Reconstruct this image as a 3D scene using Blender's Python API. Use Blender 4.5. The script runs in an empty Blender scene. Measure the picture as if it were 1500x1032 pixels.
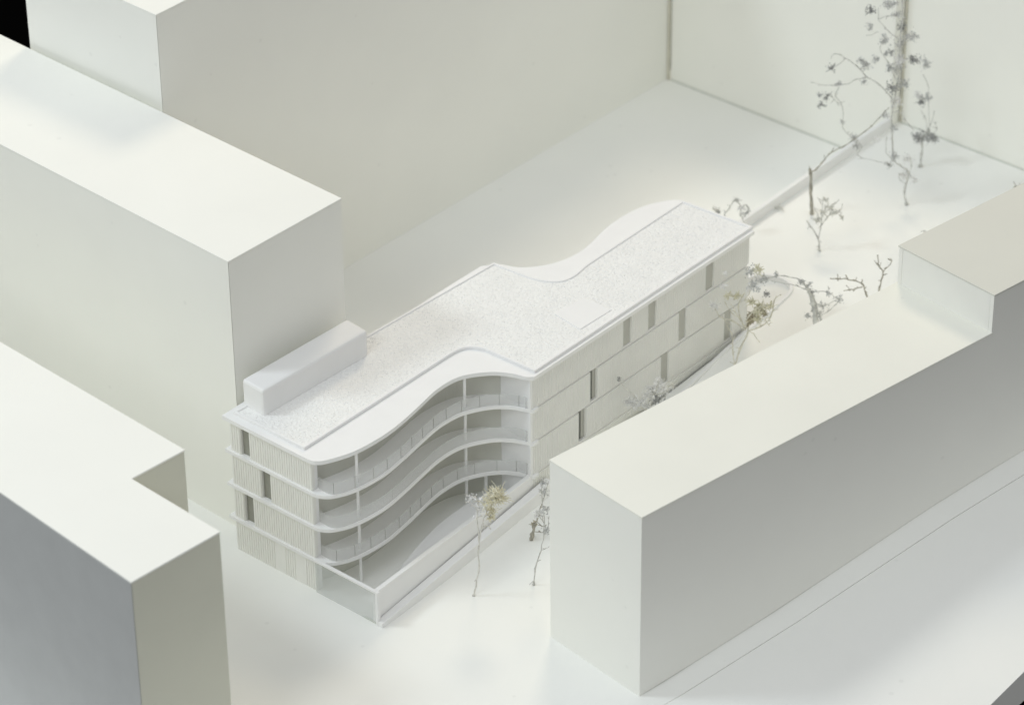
import bpy, bmesh, math, random
from mathutils import Vector, Matrix

# ---------------------------------------------------------------- camera, light, exposure
S = bpy.context.scene
COL = S.collection
cam_data = bpy.data.cameras.new("camera")
cam = bpy.data.objects.new("camera", cam_data)
COL.objects.link(cam)
RT = Vector((0.65003204, -0.75984839, -0.00942148))
DN = Vector((-0.42444801, -0.35276534, -0.83390677))
FW = Vector((0.63031915, 0.54606505, -0.55182491))
m = Matrix((( RT.x, -DN.x, -FW.x, -151.26266),
            ( RT.y, -DN.y, -FW.y, -150.57319),
            ( RT.z, -DN.z, -FW.z, 162.06861),
            (0, 0, 0, 1)))
cam.matrix_world = m
cam_data.sensor_width = 36.0
cam_data.sensor_fit = 'HORIZONTAL'
cam_data.lens = 5226.2 / 1500 * 36
cam_data.clip_start = 1.0
cam_data.clip_end = 2000.0
cam_data.dof.use_dof = True
cam_data.dof.focus_distance = 266.0
cam_data.dof.aperture_fstop = 0.09
S.camera = cam

world = bpy.data.worlds.new("World")
S.world = world
world.use_nodes = True
bg = world.node_tree.nodes["Background"]
# the room round the model: pale walls, brighter towards the ceiling
_n, _l = world.node_tree.nodes, world.node_tree.links
_tc = _n.new("ShaderNodeTexCoord"); _sp = _n.new("ShaderNodeSeparateXYZ"); _mr = _n.new("ShaderNodeMapRange")
_l.new(_tc.outputs["Generated"], _sp.inputs[0]); _l.new(_sp.outputs["Z"], _mr.inputs["Value"])
_mr.inputs["From Min"].default_value = 0.0; _mr.inputs["From Max"].default_value = 1.0
_mr.inputs["To Min"].default_value = 0.325; _mr.inputs["To Max"].default_value = 0.72
_l.new(_mr.outputs["Result"], bg.inputs[1])
bg.inputs[0].default_value = (0.97, 0.98, 0.985, 1)

def area_lamp(name, az, el, dist, size, power, col, target=(30, 0, 8)):
    l = bpy.data.lights.new(name, 'AREA')
    l.shape = 'DISK'; l.size = size; l.energy = power; l.color = col
    o = bpy.data.objects.new(name, l); COL.objects.link(o)
    a, e = math.radians(az), math.radians(el)
    d = Vector((math.cos(e)*math.cos(a), math.cos(e)*math.sin(a), math.sin(e)))
    o.location = Vector(target) + d*dist
    o.rotation_euler = d.to_track_quat('Z', 'Y').to_euler()
    return o
area_lamp("warm_studio_lamp", 33, 50, 230, 58, 130000, (1.0, 0.86, 0.63))
area_lamp("cool_window_lamp", 133, 53.5, 230, 42, 126000, (0.86, 0.95, 1.0), (5, 8, 6))
area_lamp("cool_fill_lamp", 188, 40, 280, 110, 138000, (0.88, 0.955, 1.0))

S.view_settings.view_transform = 'Standard'
S.view_settings.look = 'None'
S.view_settings.exposure = -0.09
S.view_settings.gamma = 1.0
S.render.engine = 'CYCLES'
S.cycles.max_bounces = 14
S.cycles.diffuse_bounces = 12
S.cycles.transparent_max_bounces = 24
S.cycles.use_denoising = True
S.cycles.sample_clamp_indirect = 6

random.seed(11)

# ---------------------------------------------------------------- materials
def mat(name, col, rough=0.7, bump=0.0, bscale=60.0, mottle=0.03, mscale=0.35, spec=0.25, specks=0.0, metal=0.0):
    M = bpy.data.materials.new(name); M.use_nodes = True
    nt = M.node_tree; N = nt.nodes; L = nt.links
    b = N["Principled BSDF"]
    b.inputs["Roughness"].default_value = rough
    b.inputs["Specular IOR Level"].default_value = spec
    tc = N.new("ShaderNodeTexCoord")
    n1 = N.new("ShaderNodeTexNoise"); n1.inputs["Scale"].default_value = mscale; n1.inputs["Detail"].default_value = 5
    L.new(tc.outputs["Object"], n1.inputs["Vector"])
    r = N.new("ShaderNodeMapRange"); r.inputs["From Min"].default_value = .3; r.inputs["From Max"].default_value = .7
    r.inputs["To Min"].default_value = 1 - mottle; r.inputs["To Max"].default_value = 1 + mottle*.3
    L.new(n1.outputs["Fac"], r.inputs["Value"])
    mx = N.new("ShaderNodeVectorMath"); mx.operation = 'SCALE'
    mx.inputs[0].default_value = col
    L.new(r.outputs["Result"], mx.inputs["Scale"])
    last = mx.outputs["Vector"]
    if specks > 0:       # dust and scuffs left on the card
        v = N.new("ShaderNodeTexVoronoi"); v.inputs["Scale"].default_value = 0.34
        L.new(tc.outputs["Object"], v.inputs["Vector"])
        lt = N.new("ShaderNodeMapRange"); lt.inputs["From Min"].default_value = .045; lt.inputs["From Max"].default_value = .075
        lt.inputs["To Min"].default_value = 1 - specks; lt.inputs["To Max"].default_value = 1
        L.new(v.outputs["Distance"], lt.inputs["Value"])
        m2 = N.new("ShaderNodeVectorMath"); m2.operation = 'SCALE'
        L.new(last, m2.inputs[0]); L.new(lt.outputs["Result"], m2.inputs["Scale"])
        last = m2.outputs["Vector"]
    L.new(last, b.inputs["Base Color"])
    if bump > 0:
        n2 = N.new("ShaderNodeTexNoise"); n2.inputs["Scale"].default_value = bscale; n2.inputs["Detail"].default_value = 4
        L.new(tc.outputs["Object"], n2.inputs["Vector"])
        bp = N.new("ShaderNodeBump"); bp.inputs["Strength"].default_value = bump; bp.inputs["Distance"].default_value = .05
        L.new(n2.outputs["Fac"], bp.inputs["Height"]); L.new(bp.outputs["Normal"], b.inputs["Normal"])
    return M
CARD  = mat("white_card", (.895,.895,.845), .75, .15, 9, .02, .12, specks=.05)
CARD2 = mat("white_card_yellowed", (.87,.87,.80), .75, .15, 9, .03, .12, specks=.05)
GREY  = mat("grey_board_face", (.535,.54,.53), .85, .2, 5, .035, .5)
CORE  = mat("brown_card_edge", (.66,.64,.55), .85, .2, 9, .15, 1.0)
JOINT = mat("card_joint", (.66,.68,.63), .85, .1, 9, .1, 1.0)
CARD3 = mat("white_card_shaded", (.70,.70,.60), .75, .15, 9, .04, .12, specks=.05)  # darker white card: shade painted into the lower-left block's front-facing sides
CARD4 = mat("white_card_dull", (.72,.72,.655), .75, .15, 9, .03, .12, specks=.05)
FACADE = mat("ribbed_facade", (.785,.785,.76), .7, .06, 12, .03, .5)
BASE  = mat("white_base_board", (.90,.905,.875), .7, .12, 6, .025, .08, specks=.06)
PLAST = mat("white_model_plastic", (.87,.87,.865), .6, .06, 12, .02, .5)
CLAD  = mat("ribbed_cladding", (.85,.85,.815), .7, .06, 12, .03, .5)
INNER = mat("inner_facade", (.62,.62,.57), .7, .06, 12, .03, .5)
PANE  = mat("grey_window_film", (.47,.47,.43), .35, 0, 9, .05, .8, spec=.5)
PANEE = mat("end_window_film", (.30,.30,.26), .35, 0, 9, .05, .8, spec=.4)
DARKP = mat("dark_window_film", (.13,.135,.12), .3, 0, 9, .05, .8, spec=.5)
TABLE = mat("black_cloth", (.0015,.0015,.0015), 1.0, 0, 9, .1, .1, spec=0)
TWIG = {
 'pale':  mat("pale_twig", (.74,.73,.68), .8, .4, 8, .25, 3),
 'cream': mat("cream_twig", (.76,.74,.64), .8, .4, 8, .3, 3),
 'grey':  mat("grey_twig", (.66,.66,.63), .8, .4, 8, .3, 3),
 'brown': mat("brown_twig", (.44,.42,.36), .8, .4, 8, .4, 3),
}
LEAF = {
 'white': mat("white_dried_leaf", (.86,.86,.85), .8, 0, 8, .3, 4),
 'pale':  mat("pale_dried_leaf", (.74,.74,.69), .8, 0, 8, .3, 4),
 'cream': mat("cream_dried_leaf", (.72,.70,.56), .8, 0, 8, .3, 4),
 'yellow':mat("yellowish_dried_leaf", (.82,.79,.64), .8, 0, 8, .25, 4),
 'grey':  mat("grey_dried_leaf", (.66,.67,.66), .8, 0, 8, .45, 4),
 'dark':  mat("dark_dried_leaf", (.44,.445,.44), .8, 0, 8, .5, 4),
 'brown': mat("brown_dried_leaf", (.54,.50,.38), .8, 0, 8, .4, 4),
}
def gravel_mat():
    M = mat("white_grit", (.90,.90,.885), .85, 0, 9, .03, .5)
    nt = M.node_tree; N = nt.nodes; L = nt.links; b = N["Principled BSDF"]
    tc = N.new("ShaderNodeTexCoord")
    v = N.new("ShaderNodeTexVoronoi"); v.inputs["Scale"].default_value = 4.4
    n = N.new("ShaderNodeTexNoise"); n.inputs["Scale"].default_value = 4.0; n.inputs["Detail"].default_value = 3
    L.new(tc.outputs["Object"], v.inputs["Vector"]); L.new(tc.outputs["Object"], n.inputs["Vector"])
    a = N.new("ShaderNodeMath"); a.operation = 'SUBTRACT'
    L.new(n.outputs["Fac"], a.inputs[0]); L.new(v.outputs["Distance"], a.inputs[1])
    bp = N.new("ShaderNodeBump"); bp.inputs["Strength"].default_value = .75; bp.inputs["Distance"].default_value = .10
    L.new(a.outputs[0], bp.inputs["Height"]); L.new(bp.outputs["Normal"], b.inputs["Normal"])
    return M
GRIT = gravel_mat()
PJOINT = mat("balustrade_joint", (.50,.50,.48), .6, 0, 9, .05, 1)
def film(name, t, col, rough=.3):
    M = bpy.data.materials.new(name); M.use_nodes = True
    nt = M.node_tree; N = nt.nodes; L = nt.links
    b = N["Principled BSDF"]; b.inputs["Base Color"].default_value = (*col, 1); b.inputs["Roughness"].default_value = rough
    tr = N.new("ShaderNodeBsdfTransparent"); mx = N.new("ShaderNodeMixShader"); mx.inputs[0].default_value = t
    L.new(tr.outputs[0], mx.inputs[1]); L.new(b.outputs[0], mx.inputs[2]); L.new(mx.outputs[0], N["Material Output"].inputs[0])
    return M
GLASS = film("clear_balustrade_film", .24, (.72,.73,.73))
GLASS2 = film("clear_acrylic_sheet", .28, (.74,.77,.76), .15)

# ---------------------------------------------------------------- helpers
def link(name, verts, faces, material, parent=None, bevel=0, smooth=False):
    me = bpy.data.meshes.new(name); me.from_pydata([tuple(v) for v in verts], [], faces); me.validate()
    bm = bmesh.new(); bm.from_mesh(me); big = [f for f in bm.faces if len(f.verts) > 12]
    if big: bmesh.ops.triangulate(bm, faces=big, ngon_method='EAR_CLIP')
    bmesh.ops.recalc_face_normals(bm, faces=bm.faces); bm.to_mesh(me); bm.free()
    if smooth:
        for p in me.polygons: p.use_smooth = True
    me.materials.append(material)
    o = bpy.data.objects.new(name, me); COL.objects.link(o)
    if parent: o.parent = parent; o.matrix_parent_inverse = parent.matrix_world.inverted()
    if bevel:
        b = o.modifiers.new("bevel", 'BEVEL'); b.width = bevel; b.segments = 2; b.limit_method = 'ANGLE'; b.angle_limit = math.radians(50)
    return o
class G:
    def __init__(s): s.v = []; s.f = []
    def add(s, v, f):
        k = len(s.v); s.v += [tuple(x) for x in v]; s.f += [tuple(i+k for i in q) for q in f]
    def prism(s, poly, z0, z1):
        n = len(poly)
        za = z0 if callable(z0) else (lambda x, y: z0)
        zb = z1 if callable(z1) else (lambda x, y: z1)
        v = [(x, y, za(x, y)) for x, y in poly] + [(x, y, zb(x, y)) for x, y in poly]
        s.add(v, [tuple(range(n))[::-1], tuple(range(n, 2*n))] + [(i, (i+1) % n, n+(i+1) % n, n+i) for i in range(n)])
    def ribbon(s, a, b, z0, z1, closed=False):
        # solid strip between two plan curves a and b of equal length
        n = len(a); v = []
        for i in range(n):
            v += [(a[i][0], a[i][1], z0), (b[i][0], b[i][1], z0), (b[i][0], b[i][1], z1), (a[i][0], a[i][1], z1)]
        f = []
        m_ = n if closed else n-1
        for i in range(m_):
            p, q = 4*i, 4*((i+1) % n)
            for k in range(4): f.append((p+k, p+(k+1) % 4, q+(k+1) % 4, q+k))
        if not closed: f += [(0, 3, 2, 1), (4*n-4, 4*n-3, 4*n-2, 4*n-1)]
        s.add(v, f)
    def tube(s, pts, radii, sides=6):
        pts = [Vector(p) for p in pts]; n = len(pts); v = []
        for i, p in enumerate(pts):
            t = (pts[min(i+1, n-1)] - pts[max(i-1, 0)]).normalized()
            u = t.cross(Vector((.31, .92, .22))).normalized(); w = t.cross(u)
            for k in range(sides):
                a = 2*math.pi*k/sides
                v.append(p + (u*math.cos(a) + w*math.sin(a))*radii[i])
        f = [(i*sides+k, i*sides+(k+1) % sides, (i+1)*sides+(k+1) % sides, (i+1)*sides+k) for i in range(n-1) for k in range(sides)]
        f += [tuple(range(sides))[::-1], tuple(range((n-1)*sides, n*sides))]
        s.add(v, f)
    def make(s, name, material, parent=None, bevel=0, smooth=False):
        return link(name, s.v, s.f, material, parent, bevel, smooth)
def prism(name, poly, z0, z1, material, parent=None, bevel=0):
    g = G(); g.prism(poly, z0, z1); return g.make(name, material, parent, bevel)
def box(name, x0, x1, y0, y1, z0, z1, material, parent=None, bevel=0):
    return prism(name, [(x0, y0), (x1, y0), (x1, y1), (x0, y1)], z0, z1, material, parent, bevel)
def thing(name, label, cat, loc=(0, 0, 0), group=None):
    o = bpy.data.objects.new(name, None); COL.objects.link(o); o.location = loc; o.empty_display_size = .5
    o.matrix_world = Matrix.Translation(loc)
    return tag(o, label, cat, group)
def tag(o, label=None, cat=None, group=None, kind=None):
    if label: o["label"] = label
    if cat: o["category"] = cat
    if group: o["group"] = group
    if kind: o["kind"] = kind
    return o
def catmull(P, n=6):
    out = []
    for i in range(len(P)-1):
        p0 = P[i-1] if i else (2*P[0][0]-P[1][0], 2*P[0][1]-P[1][1])
        p3 = P[i+2] if i+2 < len(P) else (2*P[-1][0]-P[-2][0], 2*P[-1][1]-P[-2][1])
        for k in range(n):
            t = k/n
            out.append(tuple(.5*(2*P[i][a] + (P[i+1][a]-p0[a])*t + (2*p0[a]-5*P[i][a]+4*P[i+1][a]-p3[a])*t*t + (3*P[i][a]-p0[a]-3*P[i+1][a]+p3[a])*t**3) for a in (0, 1)))
    return out + [tuple(P[-1])]
def inset(poly, d, closed=True):
    # offset a plan polyline to its left by d (CCW polygon: inward)
    n = len(poly); out = []
    for i in range(n):
        a = poly[i-1] if (closed or i) else None; b = poly[i]; c = poly[(i+1) % n] if (closed or i < n-1) else None
        N_ = []
        for p, q in ((a, b), (b, c)):
            if p is None or q is None: continue
            dx, dy = q[0]-p[0], q[1]-p[1]; l = math.hypot(dx, dy) or 1
            N_.append((-dy/l, dx/l))
        if len(N_) == 1: N_ = N_*2
        mx, my = N_[0][0]+N_[1][0], N_[0][1]+N_[1][1]; l2 = max(.35, (mx*mx+my*my)/2)
        out.append((b[0]+mx*d/l2, b[1]+my*d/l2))
    return out

# ---------------------------------------------------------------- setting
SLOPE = [(-60, 0), (2, 0), (8, .15), (19, .9), (36, 2.6), (45, 3.05), (80, 4.0), (200, 4.0)]
def gz(x):
    for (a, b), (c, d) in zip(SLOPE, SLOPE[1:]):
        if a <= x <= c: return b + (d-b)*(x-a)/(c-a)
    return 0
def lerp_line(P, x):
    for (a, b), (c, d) in zip(P, P[1:]):
        if a <= x <= c: return b + (d-b)*(x-a)/(c-a)
    return P[0][1] if x < P[0][0] else P[-1][1]

tag(box("table", -700, 1200, -900, 1400, -6.2, -6, TABLE), kind="structure")
tag(box("lower_ground", -40, 79.6, -46.6, 58, -1.5, -.004, BASE), kind="structure")

GW_OUT = [(-.12, -6.42), (19.8, -5.95)]                        # outer foot of the garden wall
RAMP_LOW = [(33, -7.5), (35, -7.15), (40.2, -6.55), (45.4, -6.05), (49.4, -5.75), (51.4, -5.5), (52.3, -5.1), (52.8, -4.4), (52.95, -3.6)]
RAMP_UP = [(45.7, -1.0), (49.5, -1.0), (51.4, -1.25), (52.3, -1.8), (52.8, -2.7), (52.95, -3.6)]
def seam(x): return -27.36 - .163*x
xs = sorted(set([-40, -20, -5, -.12, 2, 5, 8, 11, 15, 19, 19.8, 24, 28, 32.99, 33] + [p[0] for p in RAMP_LOW] + [p[0] for p in RAMP_UP] + [45.7, 47, 53, 60, 70, 79.6]))
def y_low(x):
    if x < -.12: return None
    if x <= 19.8: return -6.42 + .47*(x+.12)/19.92
    if x < 33: return -5.95
    if x <= 52.95: return lerp_line(RAMP_LOW, x)
    return 3.7
gA, gB = G(), G()
def strip(g, x0, x1, ya0, yb0, ya1, yb1):
    a, b = gz(x0), gz(x1)
    top = [(x0, ya0, a), (x1, ya1, b), (x1, yb1, b), (x0, yb0, a)]
    g.add(top + [(p[0], p[1], -1.45) for p in top], [(0, 1, 2, 3), (7, 6, 5, 4), (0, 4, 5, 1), (2, 6, 7, 3)])
for x0, x1 in zip(xs, xs[1:]):
    if x0 < -.12: u0 = u1 = 4.45; u0 = u1 = None
    else: u0, u1 = y_low(x0+1e-6), y_low(x1-1e-6)
    if u0 is None: continue
    strip(gA, x0, x1, seam(x0)+.03, u0, seam(x1)+.03, u1)
    if x0 >= 45.69 and x1 <= 52.96:
        strip(gA, x0, x1, lerp_line(RAMP_UP, x0), 3.7, lerp_line(RAMP_UP, x1), 3.7)
for x0, x1 in zip(xs, xs[1:]):
    strip(gB, x0, x1, -46.8 if x0 > -41 else -46.8, seam(x0)-.03, -46.8, seam(x1)-.03)
def weld(g, name, material):
    o = g.make(name, material)
    bm = bmesh.new(); bm.from_mesh(o.data); bmesh.ops.remove_doubles(bm, verts=bm.verts, dist=1e-4)
    bmesh.ops.recalc_face_normals(bm, faces=bm.faces); bm.to_mesh(o.data); bm.free()
    return o
tag(weld(gA, "sloping_ground", BASE), kind="structure")
tag(weld(gB, "road", BASE), kind="structure")
# sheet for the open street at the left end (flush level, just above the lower board)
tag(prism("street", [(-40, seam(-40)+.03), (-.125, seam(-.12)+.03), (-.125, -6.45), (-.55, -6.4), (-.55, 9.3), (1.9, 9.3), (1.9, 58), (-40, 58)], -.003, .0, BASE), kind="structure")
# sunken ramp at the far end of the facade
rp = G()
rl = [(33, -7.4), (40.2, -6.5), (45.4, -6.0), (49.4, -5.7), (51.9, -5.3), (52.8, -4.3)]
rr = [(33, -5.66), (40.2, -5.66), (45.4, -5.66), (49.4, -1.1), (51.9, -1.6), (52.8, -3.0)]
zz = [1.9, 2.3, 2.1, 2.2, 2.7, 3.05]
v = []
for (a, b), (c, d), z in zip(rl, rr, zz): v += [(a, b, z), (c, d, z)]
f_ = [(2*i, 2*i+2, 2*i+3, 2*i+1) for i in range(5)]
tag(link("sunken_path", v, f_, BASE, smooth=True), kind="structure")

# ---------------------------------------------------------------- cardboard massing blocks
def card_block(poly, z1, label, mats=None, z0=-.05, t=.35, loc=None, group="white card massing blocks", topm=CARD, step=.02):
    root = thing("card_building", label, "model building", (poly[0][0], poly[0][1], 0), group)
    n = len(poly); ins = inset(poly, t)
    for i in range(n):
        a, b = poly[i], poly[(i+1) % n]; ai, bi = ins[i], ins[(i+1) % n]
        dx, dy = b[0]-a[0], b[1]-a[1]; l = math.hypot(dx, dy); dx /= l; dy /= l
        g_ = .015
        q = [(a[0]+dx*g_, a[1]+dy*g_), (b[0]-dx*g_, b[1]-dy*g_), (bi[0]-dx*g_, bi[1]-dy*g_), (ai[0]+dx*g_, ai[1]+dy*g_)]
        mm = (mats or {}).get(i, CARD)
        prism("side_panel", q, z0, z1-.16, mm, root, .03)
    # the lid sits a hair off the sides, like hand-cut board
    lid = inset(poly, -.03)
    lid = [(x+random.uniform(-step, step), y+random.uniform(-step, step)) for x, y in lid]
    prism("top_panel", lid, z1-.15, z1, topm, root, .035)
    return root

# A: tall block left of the apartment model, long way towards the back left
card_block([(1.95, 9.43), (13.75, 9.15), (15.28, 58), (3.9, 58)], 24.35,
           "white card block directly behind the left end of the curved apartment model", )
# B: the tall long slab along the back
card_block([(15.16, 29.5), (78.16, 28.62), (78.16, 44.9), (15.4, 44.9)], 32.35,
           "tallest and longest white card block running along the back of the courtyard")
# D: L-shaped block bottom left
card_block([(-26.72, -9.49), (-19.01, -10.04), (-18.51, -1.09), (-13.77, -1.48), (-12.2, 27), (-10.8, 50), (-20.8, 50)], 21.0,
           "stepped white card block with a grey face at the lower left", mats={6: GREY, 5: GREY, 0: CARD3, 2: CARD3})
# R: long block front right with its raised end
R_A, R_B, R_C, R_D = (5.63, -26.38), (40.48, -31.84), (41.68, -22.33), (6.83, -17.02)
R_E, R_F = (76.0, -37.40), (77.2, -27.89)
rb = thing("card_building", "long white card block in the right foreground with a raised upper end", "model building", (5.63, -26.38, 0), "white card massing blocks")
def profile_panel(a, b_, c, z_low, z_high, t, mt, flip):
    # one continuous side with a step in its top edge: a -> b_ low, b_ -> c high
    d = Vector((c[0]-a[0], c[1]-a[1])); L_ = d.length; d /= L_; n_ = Vector((-d.y, d.x))*(t if not flip else -t)
    l1 = (Vector(b_)-Vector(a)).dot(d)
    foot = [(L_*q/12, gz(a[0]+d.x*L_*q/12)+.05) for q in range(13)]; foot[0] = (.015, foot[0][1])
    pr = foot + [(L_, z_high), (l1, z_high), (l1, z_low), (.015, z_low)]
    v = [(a[0]+d.x*s, a[1]+d.y*s, z) for s, z in pr] + [(a[0]+d.x*s+n_.x, a[1]+d.y*s+n_.y, z) for s, z in pr]
    k = len(pr)
    link("side_panel", v, [tuple(range(k)), tuple(range(2*k-1, k-1, -1))] + [(i, (i+1) % k, k+(i+1) % k, k+i) for i in range(k)], mt, rb, .03)
profile_panel(R_A, R_B, R_E, 15.84, 19.2, .35, CARD, False)
profile_panel(R_D, R_C, R_F, 15.84, 19.2, .35, CARD, True)
def quad_in(P, z0, z1, mt, name="side_panel"): prism(name, P, z0, z1, mt, rb, .03)
quad_in([(5.635, -26.365), (5.985, -26.42), (7.17, -17.08), (6.835, -17.035)], -.05, 15.84, CARD)
quad_in([(40.53, -31.48), (40.85, -31.53), (42.0, -22.75), (41.66, -22.70)], 15.95, 19.2, CARD, "step_panel")
quad_in([(5.60, -26.42), (40.60, -31.90), (41.80, -22.28), (6.80, -16.99)], 15.85, 16.0, CARD2, "top_panel")
quad_in([(40.45, -31.88), (76.0, -37.44), (77.2, -27.86), (41.63, -22.30)], 19.21, 19.36, CARD4, "top_panel")
# C: the two walls at the far side
c1 = card_block([(78.2, 3.6), (84, 3.6), (84, 28.35), (78.2, 28.35)], 25.5,
           "blank white card wall facing the courtyard at the far side", group="far card walls")
c2 = card_block([(79.5, -40), (88, -40), (88, 3.3), (79.5, 3.3)], 25.5,
           "blank white card wall behind the tall dried tree at the upper right", group="far card walls")
prism("board_edge", [(79.42, 3.31), (79.7, 3.31), (79.7, 3.47), (79.42, 3.47)], 3.0, 25.3, CORE, c2)
prism("base_joint", [(79.36, -40), (79.49, -40), (79.49, 3.3), (79.36, 3.3)], 3.9, 4.06, JOINT, c2)
prism("base_joint", [(78.07, 3.96), (78.19, 3.96), (78.19, 28.3), (78.07, 28.3)], -.05, .1, JOINT, c1)
s1 = box("board_edge", 77.96, 78.19, 28.37, 28.55, -.01, 25.3, CORE); s1.parent = None
tag(s1, "brown strip of board edge in the corner where the two tall walls meet", "edge strip")
s1.name = "corner_strip"

# ---------------------------------------------------------------- the apartment model
H = 3.05
FRONT = [(-.19, -.15), (-.04, -.75), (.55, -1.5), (2.2, -2.25), (4.85, -2.55), (7.3, -2.3), (9.61, -1.92), (12.11, -1.55), (14.12, -1.62), (15.5, -2.1), (16.87, -3.0), (17.73, -4.1), (18.17, -5.2), (18.3, -5.75)]
RFRONT = [(-.3, -.05), (-.15, -.55), (.58, -1.14), (2.68, -1.91), (5.39, -2.15), (7.7, -2.0), (9.98, -1.62), (12.4, -1.2), (14.4, -1.25), (15.71, -1.80), (17.05, -2.95), (17.75, -4.2), (18.05, -5.2), (18.2, -5.75)]
BACK = [(45.95, 1.0), (45.5, 2.1), (44.4, 2.9), (42.8, 3.55), (40.7, 3.8), (38.3, 3.65), (36.2, 3.2), (34.4, 3.0), (32.3, 3.3), (30.5, 4.25), (29.4, 5.4), (28.9, 6.7), (27.7, 7.65)]
def outline(fr):
    return catmull(fr[:-1] + [(18.45, -5.72)], 5) + ([(18.95, -5.70), (19.1, -5.33), (45.3, -5.33)] if fr is FRONT else [(45.75, -5.75)]) + catmull(BACK, 4) + [(13.4, 7.65), (13.3, 8.8), (-.19 if fr is FRONT else -.28, 8.8)]
bld = thing("apartment_building", "white apartment building model with curved balconies and a gritted flat roof in the centre", "model building", (0, 0, 0))
for k in (1, 2, 3):
    prism("floor_slab", outline(FRONT), H*k-.27, H*k, PLAST, bld, .05)
prism("roof_slab", outline(RFRONT), 12.2-.34, 12.2, PLAST, bld, .09)
# kerb and grit field on the roof
K = [(.35, .97), (8, .96), (16.4, .98)] + catmull([(16.9, .97), (17.7, .8), (18.3, .35), (18.75, -.6)], 4)[1:] + [(18.85, -5.46), (45.9, -5.46), (45.5, 1.4), (33.2, 1.25)] \
    + catmull([(32.6, 1.2), (31.0, 1.0), (29.9, 1.3), (29.2, 2.2), (28.85, 3.3)], 4) + [(28.55, 7.0), (.4, 7.0+1.25)]
K2 = inset(K, .22)
g = G(); g.ribbon(K, K2, 12.201, 12.46, closed=True); g.make("roof_kerb", PLAST, bld, .05)
def inside(poly, x, y):
    c = False; n = len(poly)
    for i in range(n):
        (x1, y1), (x2, y2) = poly[i], poly[i-1]
        if (y1 > y) != (y2 > y) and x < (x2-x1)*(y-y1)/(y2-y1)+x1: c = not c
    return c
prism("roof_grit", inset(K, .2), 12.21, 12.34, GRIT, bld)
# loose grains proud of the sheet (nobody could count them)
gr = G(); Kin = inset(K, .3); rnd = random.Random(4)
for i in range(15000):
    x, y = rnd.uniform(0, 46), rnd.uniform(-5, 8.3)
    if not inside(Kin, x, y) or (25.8 < x < 29.3 and y < -1.3) or (1.2 < x < 13 and 5.6 < y): continue
    r = rnd.uniform(.04, .08); a = rnd.uniform(0, 6.28); hh = r*rnd.uniform(.4, .9)
    p = [(x+r*math.cos(a+q*2.094), y+r*math.sin(a+q*2.094), 12.335) for q in range(3)] + [(x+rnd.uniform(-.02, .02), y+rnd.uniform(-.02, .02), 12.345+hh)]
    gr.add(p, [(0, 1, 3), (1, 2, 3), (2, 0, 3)])
tag(gr.make("grit_grains", GRIT, bld), kind="stuff")
prism("roof_hatch", [(25.5, -4.4), (29.2, -4.5), (29.1, -1.75), (25.9, -1.45)], 12.3, 12.42, PLAST, bld, .03)
prism("roof_housing", [(1.5, 6.15), (12.5, 5.75), (12.75, 8.05), (1.65, 8.45)], 12.2, 14.6, PLAST, bld, .22)

# ribbed cladding panels
def clad(a, b, z0, z1, pitch=.24, smooth_runs=(), depth=.045, material=CLAD, t=.3):
    # a->b plan line, outward is to the right of a->b
    dx, dy = b[0]-a[0], b[1]-a[1]; l = math.hypot(dx, dy); dx /= l; dy /= l; ox, oy = dy, -dx
    out = []; s = 0
    n = max(1, round(l/pitch)); p = l/n
    for i in range(n):
        s0 = i*p; mid = s0+p/2
        if any(u <= mid <= w for u, w in smooth_runs):
            out += [(s0, 0), (s0+p, 0)]
        else:
            out += [(s0, 0), (s0+p*.6, 0), (s0+p*.62, -depth), (s0+p*.98, -depth)]
    out.append((l, 0))
    def P(u, w): return (a[0]+dx*u+ox*w, a[1]+dy*u+oy*w)
    q = [P(u, w) for u, w in out]; r = [P(u, -t) for u, w in out]
    g = G(); g.ribbon(q, r, z0, z1); return g.make("ribbed_panel", material, bld)
def window(a, b, z0, z1, dark=False, depth=.26):
    dx, dy = b[0]-a[0], b[1]-a[1]; l = math.hypot(dx, dy); dx /= l; dy /= l; ox, oy = dy, -dx
    def P(u, w): return (a[0]+dx*u+ox*w, a[1]+dy*u+oy*w)
    fr = G()
    fr.prism([P(.004, -.06), P(.05, -.06), P(.05, -depth), P(.004, -depth)], z0, z1)
    fr.prism([P(l-.05, -.06), P(l-.004, -.06), P(l-.004, -depth), P(l-.05, -depth)], z0, z1)
    w = fr.make("window", CLAD, bld)
    pm = PANEE if dark == 'end' else PANE
    dark = dark is True
    if pm is PANE and not dark: depth = .14
    k = .55*l if dark else l-.06
    g = G(); g.prism([P(.06, -depth), P(k, -depth), P(k, -depth-.05), P(.06, -depth-.05)], z0+.01, z1-.01)
    g.make("pane", DARKP if dark else pm, w)
    if dark:
        g = G(); g.prism([P(k+.03, -depth), P(l-.06, -depth), P(l-.06, -depth-.05), P(k+.03, -depth-.05)], z0+.01, z1-.01)
        g.make("pane", PANE, w)
    g = G(); g.prism([P(.06, -.05), P(l-.06, -.05), P(l-.06, -depth), P(.06, -depth)], z0+.001, z0+.03)
    g.make("sill", PLAST, w)
def wall_run(p0, d, L, z0, z1, slots, **kw):
    def P(u): return (p0[0]+d[0]*u, p0[1]+d[1]*u)
    cur = 0
    for u0, u1, dk in slots:
        clad(P(cur), P(u0), z0, z1, **kw); window(P(u0), P(u1), z0, z1, dk); cur = u1
    clad(P(cur), P(L), z0, z1, **kw)
def lev(k): return (H*k+.002, H*(k+1)-.272 if k < 3 else 11.858)
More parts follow.
